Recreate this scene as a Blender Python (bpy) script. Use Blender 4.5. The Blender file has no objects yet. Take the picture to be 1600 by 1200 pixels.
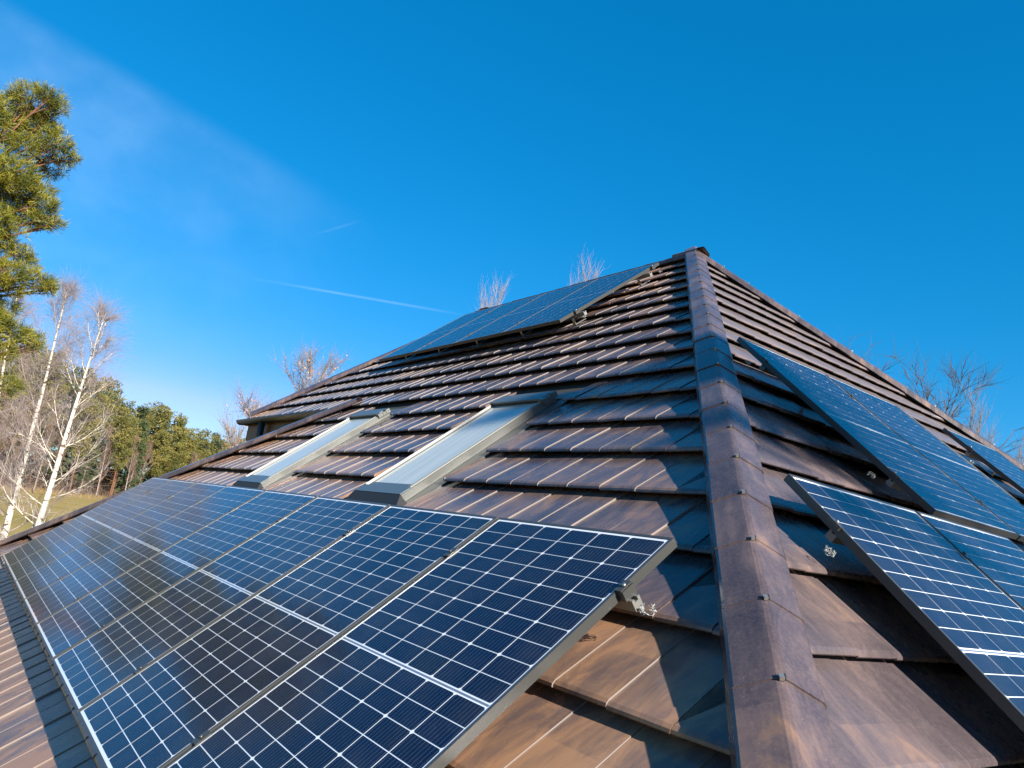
import bpy, math, random
import numpy as np
from mathutils import Matrix, Vector
S = bpy.context.scene
rng = random.Random(7)

# ------------------------------------------------------------------ camera
THETA = 0.6922679           # roof pitch
DB = 0.2384147              # offset of the hip-end slope
CAM = Vector((1.81710, -2.04454, -0.09088))
cam = bpy.data.cameras.new('camera'); camo = bpy.data.objects.new('camera', cam)
S.collection.objects.link(camo)
camo.matrix_world = Matrix.Translation(CAM) @ Matrix(((0.59132172, 0.07334596, 0.80309339),
    (0.79251702, -0.2370761, -0.56188228), (0.14918246, 0.96871838, -0.19831617))).to_4x4()
cam.sensor_width = 36.0; cam.lens = 1187.52 / 1600 * 36.0
cam.clip_start = 0.05; cam.clip_end = 6000
S.camera = camo

# ------------------------------------------------------------------ light
SUN_EL = math.radians(27.0); SUN_AZ = math.radians(1.5)     # azimuth measured from +x towards +y
w = bpy.data.worlds.new('World'); S.world = w; w.use_nodes = True
nt = w.node_tree; N = nt.nodes; Lk = nt.links
bg = N['Background']
sky = N.new('ShaderNodeTexSky'); sky.sky_type = 'NISHITA'; sky.sun_disc = False
sky.sun_elevation = SUN_EL; sky.sun_rotation = math.pi / 2 - SUN_AZ
sky.air_density = 1.0; sky.dust_density = 0.15; sky.ozone_density = 2.5; sky.altitude = 200
SKY_STRENGTH = 0.07
gm = N.new('ShaderNodeGamma'); gm.inputs[1].default_value = 0.74; Lk.new(sky.outputs[0], gm.inputs[0])
hs = N.new('ShaderNodeHueSaturation'); hs.inputs['Saturation'].default_value = 1.55
hs.inputs['Hue'].default_value = 0.5; hs.inputs['Value'].default_value = 1.25
Lk.new(gm.outputs[0], hs.inputs['Color'])
tc = N.new('ShaderNodeTexCoord')
def wmath(op, a, b=None, clamp=False):
    n = N.new('ShaderNodeMath'); n.operation = op; n.use_clamp = clamp
    for i, v in enumerate((a, b)):
        if v is None: continue
        if isinstance(v, (int, float)): n.inputs[i].default_value = v
        else: Lk.new(v, n.inputs[i])
    return n.outputs[0]
def wdot(vec):
    n = N.new('ShaderNodeVectorMath'); n.operation = 'DOT_PRODUCT'
    Lk.new(tc.outputs['Generated'], n.inputs[0]); n.inputs[1].default_value = vec
    return n.outputs['Value']
def wramp(v, a, b):
    n = N.new('ShaderNodeMapRange'); n.interpolation_type = 'SMOOTHSTEP'
    Lk.new(v, n.inputs[0]); n.inputs[1].default_value = a; n.inputs[2].default_value = b
    return n.outputs[0]
def dirpx(u, v):
    R = camo.matrix_world.to_3x3()
    d = R @ Vector(((u - 800) / 1187.52, -(v - 600) / 1187.52, -1)); return d.normalized()
def streak(p0, p1, width, amount, soft=0.012, fill=0.0):
    """thin high cloud lying along the great circle through two directions of the sky"""
    a, b = dirpx(*p0), dirpx(*p1)
    n = a.cross(b).normalized(); tng = n.cross(a).normalized()
    L = math.asin(min(1, max(-1, b.dot(tng))))
    dn = wdot(n if not fill else -n); dt = wdot(tng)
    across = wmath('SUBTRACT', 1.0, wramp(wmath('ABSOLUTE', dn), width * 0.2, width)) if not fill else \
        wmath('MULTIPLY', wramp(dn, -soft, soft), wmath('SUBTRACT', 1.0, wramp(dn, fill * 0.1, fill)))
    along = wmath('MULTIPLY', wramp(dt, -0.01, 0.05 if not fill else 0.36), wmath('SUBTRACT', 1.0, wramp(dt, L - 0.10, L + 0.02)))
    return wmath('MULTIPLY', wmath('MULTIPLY', across, along), amount)
nz = N.new('ShaderNodeTexNoise'); nz.inputs['Scale'].default_value = 5.0; nz.inputs['Detail'].default_value = 5
mp = N.new('ShaderNodeMapping'); mp.inputs['Scale'].default_value = (1.0, 2.5, 4.0)
Lk.new(tc.outputs['Generated'], mp.inputs[0]); Lk.new(mp.outputs[0], nz.inputs['Vector'])
veil = wramp(nz.outputs[0], 0.28, 0.78)
c1 = wmath('MULTIPLY', streak((620, 372), (-120, -60), 0, 0.07, soft=0.016, fill=0.42), wmath('ADD', wmath('MULTIPLY', veil, 0.7), 0.35))
c2 = wmath('MULTIPLY', streak((725, 492), (400, 436), 0.0024, 0.06), wmath('ADD', wmath('MULTIPLY', veil, 0.7), 0.55))
c3 = wmath('MULTIPLY', streak((560, 346), (500, 364), 0.0025, 0.10), 1.0)
ctot = wmath('ADD', wmath('ADD', c1, c2), c3, clamp=True)
mx = N.new('ShaderNodeMixRGB'); mx.blend_type = 'MIX'
sep = N.new('ShaderNodeSeparateColor'); Lk.new(hs.outputs[0], sep.inputs[0]); cmb = N.new('ShaderNodeCombineColor')
K = SKY_STRENGTH * 3.0                               # deep clear winter blue: less red and green well above the horizon
gg = wmath('MULTIPLY', wmath('POWER', wmath('MULTIPLY', sep.outputs[1], K), 0.78), 0.68 / K)
bb = wmath('MULTIPLY', wmath('POWER', wmath('MULTIPLY', sep.outputs[2], K), 0.90), 1.0 / K)
low = wmath('SUBTRACT', 1.0, wramp(wdot((0, 0, 1)), 0.0, 0.16))
gg = wmath('MULTIPLY', gg, wmath('ADD', wmath('MULTIPLY', low, 0.22), 1.0)); bb = wmath('MULTIPLY', bb, wmath('ADD', wmath('MULTIPLY', low, 0.10), 1.0))
rr = wmath('MULTIPLY', wmath('POWER', wmath('MULTIPLY', sep.outputs[0], K / 0.54), 2.1), 0.35 / K)
Lk.new(wmath('MINIMUM', rr, wmath('MULTIPLY', gg, 0.60)), cmb.inputs[0]); Lk.new(gg, cmb.inputs[1]); Lk.new(bb, cmb.inputs[2])
Lk.new(ctot, mx.inputs[0]); Lk.new(cmb.outputs[0], mx.inputs[1]); mx.inputs[2].default_value = (7.2, 8.6, 10.6, 1)
Lk.new(mx.outputs[0], bg.inputs[0]); bg.inputs[1].default_value = SKY_STRENGTH

sun = bpy.data.lights.new('sun', 'SUN'); suno = bpy.data.objects.new('sun', sun); S.collection.objects.link(suno)
sun.energy = 5.0; sun.angle = math.radians(0.53); sun.color = (1.0, 0.93, 0.82)
sd = Vector((math.cos(SUN_EL) * math.cos(SUN_AZ), math.cos(SUN_EL) * math.sin(SUN_AZ), math.sin(SUN_EL)))
suno.rotation_euler = sd.to_track_quat('Z', 'Y').to_euler(); suno.location = (10, 0, 20)
S.view_settings.view_transform = 'Standard'; S.view_settings.look = 'None'
S.view_settings.gamma = 1; S.view_settings.use_curve_mapping = False
S.view_settings.exposure = 1.585

# ------------------------------------------------------------------ helpers
COL = S.collection
WM = {}                                             # world matrices of linked objects
class MB:
    """collects polygons with a material slot each"""
    def __init__(s): s.v = []; s.f = []; s.m = []; s.sm = []
    def add(s, vs, fs, m=0, smooth=False):
        o = len(s.v); s.v += [tuple(v) for v in vs]
        s.f += [tuple(o + i for i in f) for f in fs]; s.m += [m] * len(fs); s.sm += [smooth] * len(fs)
        return s
    def box(s, lo, hi, m=0):
        x0, y0, z0 = lo; x1, y1, z1 = hi
        return s.add([(x0,y0,z0),(x1,y0,z0),(x1,y1,z0),(x0,y1,z0),(x0,y0,z1),(x1,y0,z1),(x1,y1,z1),(x0,y1,z1)],
            [(0,3,2,1),(4,5,6,7),(0,1,5,4),(1,2,6,5),(2,3,7,6),(3,0,4,7)], m)
    def quad(s, a, b, c, d, m=0): return s.add([a, b, c, d], [(0,1,2,3)], m)
    def extrude(s, prof, y0, y1, m=0, closed=True, smooth=False, caps=True):
        """profile in x,z swept along y"""
        n = len(prof); vs = [(x, y0, z) for x, z in prof] + [(x, y1, z) for x, z in prof]
        r = range(n) if closed else range(n - 1)
        fs = [(i, (i + 1) % n, n + (i + 1) % n, n + i) for i in r]
        if caps and closed: fs += [tuple(reversed(range(n))), tuple(range(n, 2 * n))]
        return s.add(vs, fs, m, smooth)
    def tube(s, pts, rad, k=6, m=0, cap=True):
        vs = []; fs = []; n = len(pts)
        for i, p in enumerate(pts):
            p = Vector(p); d = (Vector(pts[min(i + 1, n - 1)]) - Vector(pts[max(i - 1, 0)])).normalized()
            a = d.cross(Vector((0, 0, 1)) if abs(d.z) < 0.9 else Vector((1, 0, 0))).normalized(); b = d.cross(a)
            r = rad[i] if hasattr(rad, '__len__') else rad
            for j in range(k):
                t = 2 * math.pi * j / k; vs.append(p + a * (r * math.cos(t)) + b * (r * math.sin(t)))
        for i in range(n - 1):
            for j in range(k):
                j2 = (j + 1) % k; fs.append((i*k+j, i*k+j2, (i+1)*k+j2, (i+1)*k+j))
        if cap: fs += [tuple(reversed(range(k))), tuple(range((n-1)*k, n*k))]
        return s.add(vs, fs, m, k > 4)
    def mesh(s, name, mats):
        me = bpy.data.meshes.new(name); me.from_pydata(s.v, [], s.f)
        for m in (mats if isinstance(mats, (list, tuple)) else [mats]): me.materials.append(m)
        if any(s.m): me.polygons.foreach_set('material_index', s.m)
        me.polygons.foreach_set('use_smooth', s.sm); me.update(); return me
def npmesh(name, verts, faces, mat, smooth=False):
    me = bpy.data.meshes.new(name); verts = np.asarray(verts, np.float32); faces = np.asarray(faces, np.int32)
    k = faces.shape[1]; me.vertices.add(len(verts)); me.vertices.foreach_set('co', verts.ravel())
    me.loops.add(faces.size); me.loops.foreach_set('vertex_index', faces.ravel())
    me.polygons.add(len(faces)); me.polygons.foreach_set('loop_start', np.arange(0, faces.size, k, dtype=np.int32))
    me.polygons.foreach_set('loop_total', np.full(len(faces), k, np.int32))
    me.materials.append(mat); me.update(calc_edges=True)
    if smooth: me.polygons.foreach_set('use_smooth', [True] * len(faces))
    return me
def put(name, me, W=None, parent=None, **props):
    """links an object at world matrix W, under its parent"""
    o = bpy.data.objects.new(name, me); COL.objects.link(o); W = W or Matrix()
    if parent is not None:
        o.parent = parent; o.matrix_parent_inverse = WM[parent.name].inverted()
    o.matrix_basis = W; WM[o.name] = W.copy()
    for k, v in props.items(): o[k] = v
    return o
def T(x, y, z): return Matrix.Translation((x, y, z))
def basis(ox, X, Y, Z):
    M = Matrix((X, Y, Z)).transposed().to_4x4(); M.translation = ox; return M
ct, st = math.cos(THETA), math.sin(THETA)
MA = basis(Vector((0, 0, 0)), Vector((1, 0, 0)), Vector((0, ct, st)), Vector((0, -st, ct)))       # x, upslope, normal
MBm = basis(Vector((st * DB, 0, ct * DB)), Vector((0, 1, 0)), Vector((-ct, 0, st)), Vector((st, 0, ct)))

# ------------------------------------------------------------------ materials
def mat(name, col=(0.5,0.5,0.5), rough=0.6, spec=0.5, metal=0.0, coat=0.0, coat_rough=0.03):
    m = bpy.data.materials.new(name); m.use_nodes = True
    b = m.node_tree.nodes['Principled BSDF']
    b.inputs['Base Color'].default_value = (*col, 1); b.inputs['Roughness'].default_value = rough
    b.inputs['Specular IOR Level'].default_value = spec; b.inputs['Metallic'].default_value = metal
    b.inputs['Coat Weight'].default_value = coat; b.inputs['Coat Roughness'].default_value = coat_rough
    return m
class NG:
    """small node builder on a material"""
    def __init__(s, m): s.m = m; s.t = m.node_tree; s.b = s.t.nodes['Principled BSDF']
    def n(s, kind, **kw):
        x = s.t.nodes.new(kind)
        for k, v in kw.items(): setattr(x, k, v)
        return x
    def lk(s, a, b): s.t.links.new(a, b)
    def setin(s, sock, v):
        if hasattr(v, 'is_linked') or hasattr(v, 'links'): s.lk(v, sock)
        else: sock.default_value = v
    def math(s, op, a, b=0.0, clamp=False):
        x = s.n('ShaderNodeMath', operation=op, use_clamp=clamp); s.setin(x.inputs[0], a); s.setin(x.inputs[1], b); return x.outputs[0]
    def mr(s, v, a, b, c=0.0, d=1.0, smooth=False):
        x = s.n('ShaderNodeMapRange'); 
        if smooth: x.interpolation_type = 'SMOOTHSTEP'
        s.setin(x.inputs[0], v); x.inputs[1].default_value = a; x.inputs[2].default_value = b
        x.inputs[3].default_value = c; x.inputs[4].default_value = d; return x.outputs[0]
    def noise(s, vec, scale, detail=4, rough=0.55, dist=0.0, out='Fac'):
        x = s.n('ShaderNodeTexNoise'); s.lk(vec, x.inputs['Vector']); x.inputs['Scale'].default_value = scale
        x.inputs['Detail'].default_value = detail; x.inputs['Roughness'].default_value = rough
        x.inputs['Distortion'].default_value = dist; return x.outputs[out]
    def mix(s, f, a, b, mode='MIX'):
        x = s.n('ShaderNodeMixRGB', blend_type=mode); s.setin(x.inputs[0], f)
        s.setin(x.inputs[1], a if not isinstance(a, tuple) else (*a, 1)); s.setin(x.inputs[2], b if not isinstance(b, tuple) else (*b, 1)); return x.outputs[0]
    def comb(s, x, y, z=0.0):
        c = s.n('ShaderNodeCombineXYZ')
        for i, v in enumerate((x, y, z)): s.setin(c.inputs[i], v)
        return c.outputs[0]
    def dot(s, v, vec):
        x = s.n('ShaderNodeVectorMath', operation='DOT_PRODUCT'); s.lk(v, x.inputs[0]); x.inputs[1].default_value = vec; return x.outputs['Value']
    def bump(s, h, strength=0.3, dist=0.01):
        x = s.n('ShaderNodeBump'); s.lk(h, x.inputs['Height']); x.inputs['Strength'].default_value = strength
        x.inputs['Distance'].default_value = dist; s.lk(x.outputs[0], s.b.inputs['Normal'])
    def color(s, c): s.lk(c, s.b.inputs['Base Color'])

def tile_material(name, ux, uy, warm=False, shift=0.0, pale_top=False):
    """brown glazed clay, mottled between plum brown and rusty orange, streaked down the slope"""
    m = mat(name, rough=0.3, spec=0.42); g = NG(m)
    pos = g.n('ShaderNodeNewGeometry').outputs['Position']
    u, v = g.dot(pos, ux), g.dot(pos, uy)
    P1 = g.comb(u, g.math('MULTIPLY', v, 0.45))
    big = g.noise(P1, 1.9, 4, 0.6, 1.2)
    mid = g.noise(P1, 6.0, 5, 0.65, 1.5)
    Ps = g.comb(g.math('MULTIPLY', u, 1.0), g.math('MULTIPLY', v, 0.16))
    stre = g.noise(Ps, 26.0, 4, 0.6, 0.6)
    fine = g.noise(pos, 90.0, 3, 0.6)
    cell = g.n('ShaderNodeTexWhiteNoise', noise_dimensions='2D')
    g.lk(g.comb(g.math('FLOOR', g.math('DIVIDE', u, 0.2455)), g.math('FLOOR', g.math('DIVIDE', v, 0.386))), cell.inputs['Vector'])
    f = g.math('ADD', g.math('MULTIPLY', big, 1.0), g.math('MULTIPLY', mid, 0.75))
    f = g.math('ADD', f, g.math('MULTIPLY', stre, 0.22))
    f = g.math('ADD', f, g.math('MULTIPLY', cell.outputs['Value'], 0.16))
    if warm:                                          # lower courses and the courses by the ridge weathered to orange
        lo = g.mr(g.math('ADD', v, g.math('MULTIPLY', u, 0.25)), -0.35, -0.05, 1.0, 0.0, True); hi = g.mr(v, 3.9, 4.9, 0.0, 1.0, True)
        f = g.math('ADD', f, g.math('MULTIPLY', g.math('ADD', lo, hi), 0.24))
    r = g.n('ShaderNodeValToRGB'); g.lk(g.mr(f, 0.72 + shift, 1.36 + shift), r.inputs[0])
    e = r.color_ramp.elements; e[0].position = 0.0; e[0].color = (0.029, 0.023, 0.031, 1)
    e[1].position = 1.0; e[1].color = (0.252, 0.140, 0.081, 1)
    for p, c in ((0.32, (0.054, 0.041, 0.046, 1)), (0.55, (0.091, 0.064, 0.063, 1)), (0.76, (0.150, 0.093, 0.067, 1))):
        x = e.new(p); x.color = c
    col = g.mix(g.mr(fine, 0.4, 0.8, 0.0, 0.16), r.outputs[0], (0.22, 0.16, 0.12))
    speck = g.mr(g.noise(pos, 260.0, 2, 0.5), 0.70, 0.76)
    col = g.mix(g.math('MULTIPLY', speck, 0.5), col, (0.36, 0.30, 0.24))
    if pale_top: col = g.mix(g.mr(v, 1.2, 2.8, 0.12, 0.60), col, (0.150, 0.124, 0.118))  # blends to a paler pinkish grey towards the upper courses
    g.color(col)
    g.lk(g.mr(mid, 0.3, 0.8, 0.20, 0.36), g.b.inputs['Roughness'])
    g.bump(g.math('ADD', g.math('MULTIPLY', mid, 0.8), g.math('MULTIPLY', fine, 0.05)), 0.22, 0.006)
    return m
M_tileA = tile_material('glazed_clay_front', (1, 0, 0), (0, ct, st), True, 0.05)
M_tileB = tile_material('glazed_clay_hip_end', (0, 1, 0), (-ct, 0, st), False, 0.10, True)
M_cap = tile_material('glazed_clay_caps', (0.7071, 0.7071, 0), (-0.7071 * .86, 0.7071 * .86, .5), False, 0.12)
M_edge = mat('clay_edge_highlight', (0.155, 0.128, 0.115), 0.5)  # sunlit joint highlight painted in: tile side faces lighter than the glaze
M_deck = mat('dark_roof_underlay', (0.02, 0.018, 0.016), 0.8)
M_frame = mat('dark_anodised_aluminium', (0.036, 0.036, 0.034), 0.30, spec=0.5)
M_alu = mat('bare_aluminium', (0.20, 0.20, 0.19), 0.45, metal=0.6)
M_back = mat('white_backsheet', (0.60, 0.63, 0.68), 0.5, coat=1.0, coat_rough=0.04)
M_ribbon = mat('tinned_ribbon', (0.16, 0.18, 0.22), 0.3, metal=0.3, coat=1.0, coat_rough=0.04)
M_steel = mat('stainless_steel', (0.42, 0.41, 0.39), 0.3, metal=0.85)
M_black = mat('black_rubber_and_shade', (0.012, 0.012, 0.013), 0.6)
M_grey = mat('grey_lacquered_aluminium', (0.080, 0.082, 0.077), 0.42, metal=0.2)
M_white = mat('pale_window_trim', (0.17, 0.17, 0.155), 0.5)
M_hood = mat('slate_grey_cladding', (0.09, 0.11, 0.12), 0.35, metal=0.3)
M_gut = mat('dark_grey_gutter', (0.035, 0.042, 0.045), 0.35, metal=0.3)
def glass_mat():
    m = mat('skylight_glass', (0.40, 0.50, 0.54), 0.3, spec=0.3, coat=0.45, coat_rough=0.03); g = NG(m)
    tcn = g.n('ShaderNodeTexCoord').outputs['Object']
    sp = g.n('ShaderNodeSeparateXYZ'); g.lk(tcn, sp.inputs[0])
    folds = g.noise(g.comb(g.math('MULTIPLY', sp.outputs[0], 6.0), g.math('MULTIPLY', sp.outputs[1], 0.25)), 3.0, 3, 0.6)
    g.color(g.mix(g.mr(folds, 0.35, 0.65), (0.30, 0.345, 0.345), (0.40, 0.42, 0.40)))
    return m
M_glass = glass_mat()
def cell_mat():
    m = mat('silicon_cell', (0.006, 0.010, 0.035), 0.42, spec=0.12, coat=1.0, coat_rough=0.035); g = NG(m); g.b.inputs['Coat IOR'].default_value = 1.28
    sp = g.n('ShaderNodeSeparateXYZ'); g.lk(g.n('ShaderNodeTexCoord').outputs['UV'], sp.inputs[0])
    fr = g.math('FRACT', g.math('MULTIPLY', sp.outputs[0], 9.0))
    bar = g.math('LESS_THAN', g.math('ABSOLUTE', g.math('SUBTRACT', fr, 0.5)), 0.034)
    pos = g.n('ShaderNodeNewGeometry').outputs['Position']
    wn = g.n('ShaderNodeTexWhiteNoise', noise_dimensions='3D')
    sn = g.n('ShaderNodeVectorMath', operation='SNAP'); g.lk(pos, sn.inputs[0]); sn.inputs[1].default_value = (0.16, 0.16, 0.16)
    g.lk(sn.outputs[0], wn.inputs['Vector'])
    c = g.mix(g.noise(pos, 1.3, 2), (0.0010, 0.0014, 0.007), (0.0013, 0.0028, 0.017))
    oi = g.n('ShaderNodeObjectInfo')
    c = g.mix(g.math('MULTIPLY', oi.outputs['Random'], 0.5), c, (0.0012, 0.0035, 0.024))
    dust = g.math('ADD', g.mr(g.noise(pos, 210.0, 2, 0.5), 0.735, 0.75, 0.0, 0.45), g.mr(g.noise(pos, 3.2, 5, 0.7), 0.45, 0.8, 0.0, 0.035))
    c = g.mix(dust, c, (0.45, 0.42, 0.38))
    c = g.mix(bar, c, (0.16, 0.175, 0.23)); g.color(c)
    g.lk(g.math('MULTIPLY', bar, 0.6), g.b.inputs['Metallic'])
    film = g.noise(pos, 9.0, 4, 0.6)
    g.lk(g.mr(film, 0.3, 0.7, 0.07, 0.15), g.b.inputs['Coat Roughness'])
    return m
M_cell = cell_mat()
def noisy(name, a, b, scale, rough=0.8, stretch=None, spec=0.3, bump=0.0):
    m = mat(name, a, rough, spec); g = NG(m)
    pos = g.n('ShaderNodeNewGeometry').outputs['Position']
    if stretch:
        mpn = g.n('ShaderNodeMapping'); g.lk(pos, mpn.inputs[0]); mpn.inputs['Scale'].default_value = stretch; pos = mpn.outputs[0]
    nzv = g.noise(pos, scale, 5, 0.6)
    g.color(g.mix(g.mr(nzv, 0.35, 0.65), a, b))
    if bump: g.bump(nzv, bump, 0.02)
    return m
M_wood = noisy('varnished_larch', (0.13, 0.058, 0.014), (0.08, 0.035, 0.010), 8, 0.45, (1, 8, 8))
M_plaster = noisy('cream_plaster', (0.36, 0.32, 0.25), (0.33, 0.29, 0.23), 4)
M_bark = noisy('pine_bark', (0.07, 0.035, 0.022), (0.17, 0.08, 0.042), 7, 0.9, bump=0.4)
M_barkgrey = noisy('grey_brown_bark', (0.15, 0.115, 0.09), (0.23, 0.18, 0.145), 5, 0.9)
M_barkred = noisy('purple_brown_twigs', (0.12, 0.078, 0.055), (0.20, 0.135, 0.095), 3, 0.9)
M_barkdark = noisy('dark_twigs', (0.045, 0.040, 0.042), (0.085, 0.072, 0.070), 3, 0.9)
M_paletwig = noisy('pale_birch_twigs', (0.27, 0.23, 0.215), (0.20, 0.155, 0.155), 3, 0.8)
M_birchtwig = noisy('purple_birch_twigs', (0.20, 0.155, 0.15), (0.27, 0.22, 0.21), 3, 0.8)
def leafmat(name, a, b, scale=1.2, trans=0.25):
    m = mat(name, a, 0.55, 0.3); g = NG(m)
    pos = g.n('ShaderNodeNewGeometry').outputs['Position']
    g.color(g.mix(g.mr(g.noise(pos, scale, 3, 0.6), 0.36, 0.64), a, b))
    return m
M_needle = leafmat('pine_needles', (0.045, 0.058, 0.007), (0.185, 0.165, 0.012), 2.6)
M_fpine = leafmat('forest_pine_needles', (0.055, 0.062, 0.013), (0.155, 0.132, 0.030), 0.25)
M_fpine2 = leafmat('forest_spruce_needles', (0.026, 0.045, 0.018), (0.065, 0.075, 0.026), 0.25)
M_dryleaf = leafmat('withered_leaves', (0.32, 0.13, 0.06), (0.42, 0.26, 0.15), 2.0)
def birch_mat():
    m = mat('birch_bark', (0.72, 0.66, 0.58), 0.7, 0.3); g = NG(m)
    pos = g.n('ShaderNodeNewGeometry').outputs['Position']
    mpn = g.n('ShaderNodeMapping'); g.lk(pos, mpn.inputs[0]); mpn.inputs['Scale'].default_value = (1, 1, 3.2)
    n1 = g.noise(mpn.outputs[0], 3.6, 4, 0.65)
    c = g.mix(g.mr(n1, 0.54, 0.60), (0.50, 0.45, 0.38), (0.07, 0.05, 0.04))
    g.color(c); return m
M_birch = birch_mat()

# ------------------------------------------------------------------ ground
def ground():
    m = mat('meadow', (0.12, 0.12, 0.03), 0.95, 0.1); g = NG(m)
    pos = g.n('ShaderNodeNewGeometry').outputs['Position']
    mpn = g.n('ShaderNodeMapping'); g.lk(pos, mpn.inputs[0]); mpn.inputs['Scale'].default_value = (0.35, 0.06, 1)
    a = g.noise(mpn.outputs[0], 0.35, 5, 0.6); b = g.noise(pos, 0.9, 5, 0.7)
    c = g.mix(g.mr(a, 0.38, 0.62), (0.185, 0.150, 0.036), (0.27, 0.195, 0.080))
    c = g.mix(g.mr(b, 0.4, 0.7, 0.0, 0.5), c, (0.145, 0.12, 0.022)); g.color(c)
    mb = MB(); R = 3000; n = 64
    mb.add([(0, 0, 0)] + [(R * math.cos(2*math.pi*i/n), R * math.sin(2*math.pi*i/n), 0) for i in range(n)],
           [(0, 1 + i, 1 + (i + 1) % n) for i in range(n)])
    put('meadow', mb.mesh('meadow', m), T(0, 0, GZ), None, kind='structure')
GZ = -5.2
ground()

# ------------------------------------------------------------------ house
house = put('house', None, T(-4.5, 4.5, GZ), None, label='house with brown glazed tile hip roof carrying solar panels', category='house')
def zA(y, h): return (y * st + h) / ct
YM = 9.42                                            # mirror line of the ridge times two
def pA(x, y, h=-0.2): return Vector((x, y, zA(y, h)))
APEX = (-4.335, 4.71); RL = (-8.85, 4.66); CL = (-11.03, 1.736); PJ = (-6.865, 1.768); QL = (-12.48, -2.39); ER = (2.763, -2.39)
def V3(p, h=-0.2): return pA(p[0], p[1], h)
def mir(v): return Vector((v.x, YM - v.y, v.z))
hs_ = -0.215
mb = MB()
A0 = [V3(p, hs_) for p in (APEX, RL, CL, PJ, QL, ER)]
mb.add(A0, [tuple(range(6))])
mb.add([mir(v) for v in A0], [tuple(reversed(range(6)))])
mb.add([A0[0], A0[5], mir(A0[5]), mir(A0[0])], [(0, 1, 2, 3)])
mb.add([A0[1], mir(A0[1]), mir(A0[2]), A0[2]], [(0, 1, 2, 3)])
mb.add([A0[3], A0[4], mir(A0[4]), mir(A0[3])], [(3, 2, 1, 0)])
put('roof_deck', mb.mesh('roof_deck', M_deck), None, house)

# walls, soffit, gutter of the upper left corner
mb = MB()
mb.box((-12.0, -1.9, GZ), (2.25, 11.3, -2.2)); put('wall', mb.mesh('wall', M_plaster), None, house)
mb = MB(); mb.box((-10.3, 2.4, -2.2), (-6.6, 7.0, 1.0)); put('timber_wall', mb.mesh('timber_wall', M_wood), None, house)
mb = MB(); zE = zA(1.74, -0.23)
mb.box((-10.95, 1.80, zE - 0.20), (-6.45, 2.4, zE - 0.12)); mb.box((-10.95, 2.4, zE - 0.20), (-10.3, 7.6, zE - 0.12))
put('soffit', mb.mesh('soffit', M_wood), None, house)
mb = MB(); mb.box((-10.97, 1.755, zE - 0.30), (-6.45, 1.80, zE - 0.02)); mb.box((-11.0, 1.755, zE - 0.30), (-10.955, 7.6, zE - 0.02))
put('fascia', mb.mesh('fascia', M_wood), None, house)
def gutter(p0, p1, out):
    mb = MB(); p0 = Vector(p0); p1 = Vector(p1); out = Vector(out); R = 0.075; k = 9
    prof = [(-R * math.cos(math.pi * i / (k - 1)), -R * math.sin(math.pi * i / (k - 1))) for i in range(k)]
    prof += [(x * 0.9, z * 0.9 + 0.001) for x, z in reversed(prof)]
    n = len(prof); vs = [p0 + out * (R + a) + Vector((0, 0, b)) for a, b in prof] + [p1 + out * (R + a) + Vector((0, 0, b)) for a, b in prof]
    fs = [(i, (i + 1) % n, n + (i + 1) % n, n + i) for i in range(n)] + [tuple(range(n)), tuple(reversed(range(n, 2 * n)))]
    mb.add(vs, fs, 0, True); return mb
gz = zE + 0.02
g1 = put('gutter', gutter((-11.20, 1.745, gz), (-6.95, 1.745, gz), (0, -1, 0)).mesh('gutter', M_gut), None, house)
put('gutter', gutter((-11.01, 1.66, gz), (-11.01, 7.6, gz), (-1, 0, 0)).mesh('gutter', M_gut), None, house)
put('gutter', gutter((-12.5, -2.40, zA(-2.39, -.23)), (2.8, -2.40, zA(-2.39, -.23)), (0, -1, 0)).mesh('gutter', M_gut), None, house)
put('gutter', gutter((2.77, -2.42, zA(-2.39, -.23)), (2.77, 11.8, zA(-2.39, -.23)), (1, 0, 0)).mesh('gutter', M_gut), None, house)
for i in range(6):
    mb = MB(); x = -10.7 + i * 0.66; mb.extrude([(-R, z) for R, z in ()] or [(0, 0), (0.012, 0), (0.012, -0.004), (0, -0.004)], 1.59, 1.74)
    put('gutter_bracket', mb.mesh('gutter_bracket', M_gut), T(x, 0, gz + 0.003), house)
mb = MB(); mb.tube([(-10.05, 1.67, gz - 0.05), (-10.05, 1.67, gz - 0.27), (-10.05, 1.74, gz - 0.36), (-10.05, 2.15, gz - 0.62), (-10.05, 2.30, gz - 0.75), (-10.05, 2.32, -2.0)], 0.052, 12)
put('downpipe', mb.mesh('downpipe', M_gut), None, house)

# ---- tiles
HN = -0.155; TW = 0.2455; GA = 0.385; NOSE = 0.034
def tile_mesh(name, m):
    prof = [(0.016, -0.020), (0.002, -0.017), (0.0, -0.010), (0.007, -0.003), (0.022, 0.0), (0.20, -0.022), (0.455, -0.055), (0.455, -0.070)]
    mb = MB(); n = len(prof); w = TW - 0.0015
    vs = [(0, y, z) for y, z in prof] + [(w * 0.5, y, z + 0.0025) for y, z in prof] + [(w, y, z + 0.0042) for y, z in prof]
    fs = []
    for c in (0, 1):
        for i in range(n - 1): fs.append((c*n + i, (c+1)*n + i, (c+1)*n + i + 1, c*n + i + 1))
        fs.append((c*n + n-1, (c+1)*n + n-1, (c+1)*n, c*n))
    mb.add(vs, fs, 0, False)
    mb.add([vs[i] for i in range(n)], [tuple(range(n))], 1); mb.add([vs[2*n + i] for i in range(n)], [tuple(reversed(range(n)))], 1)
    me = mb.mesh(name, [m, M_edge])
    return me, mb
import bmesh
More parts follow.
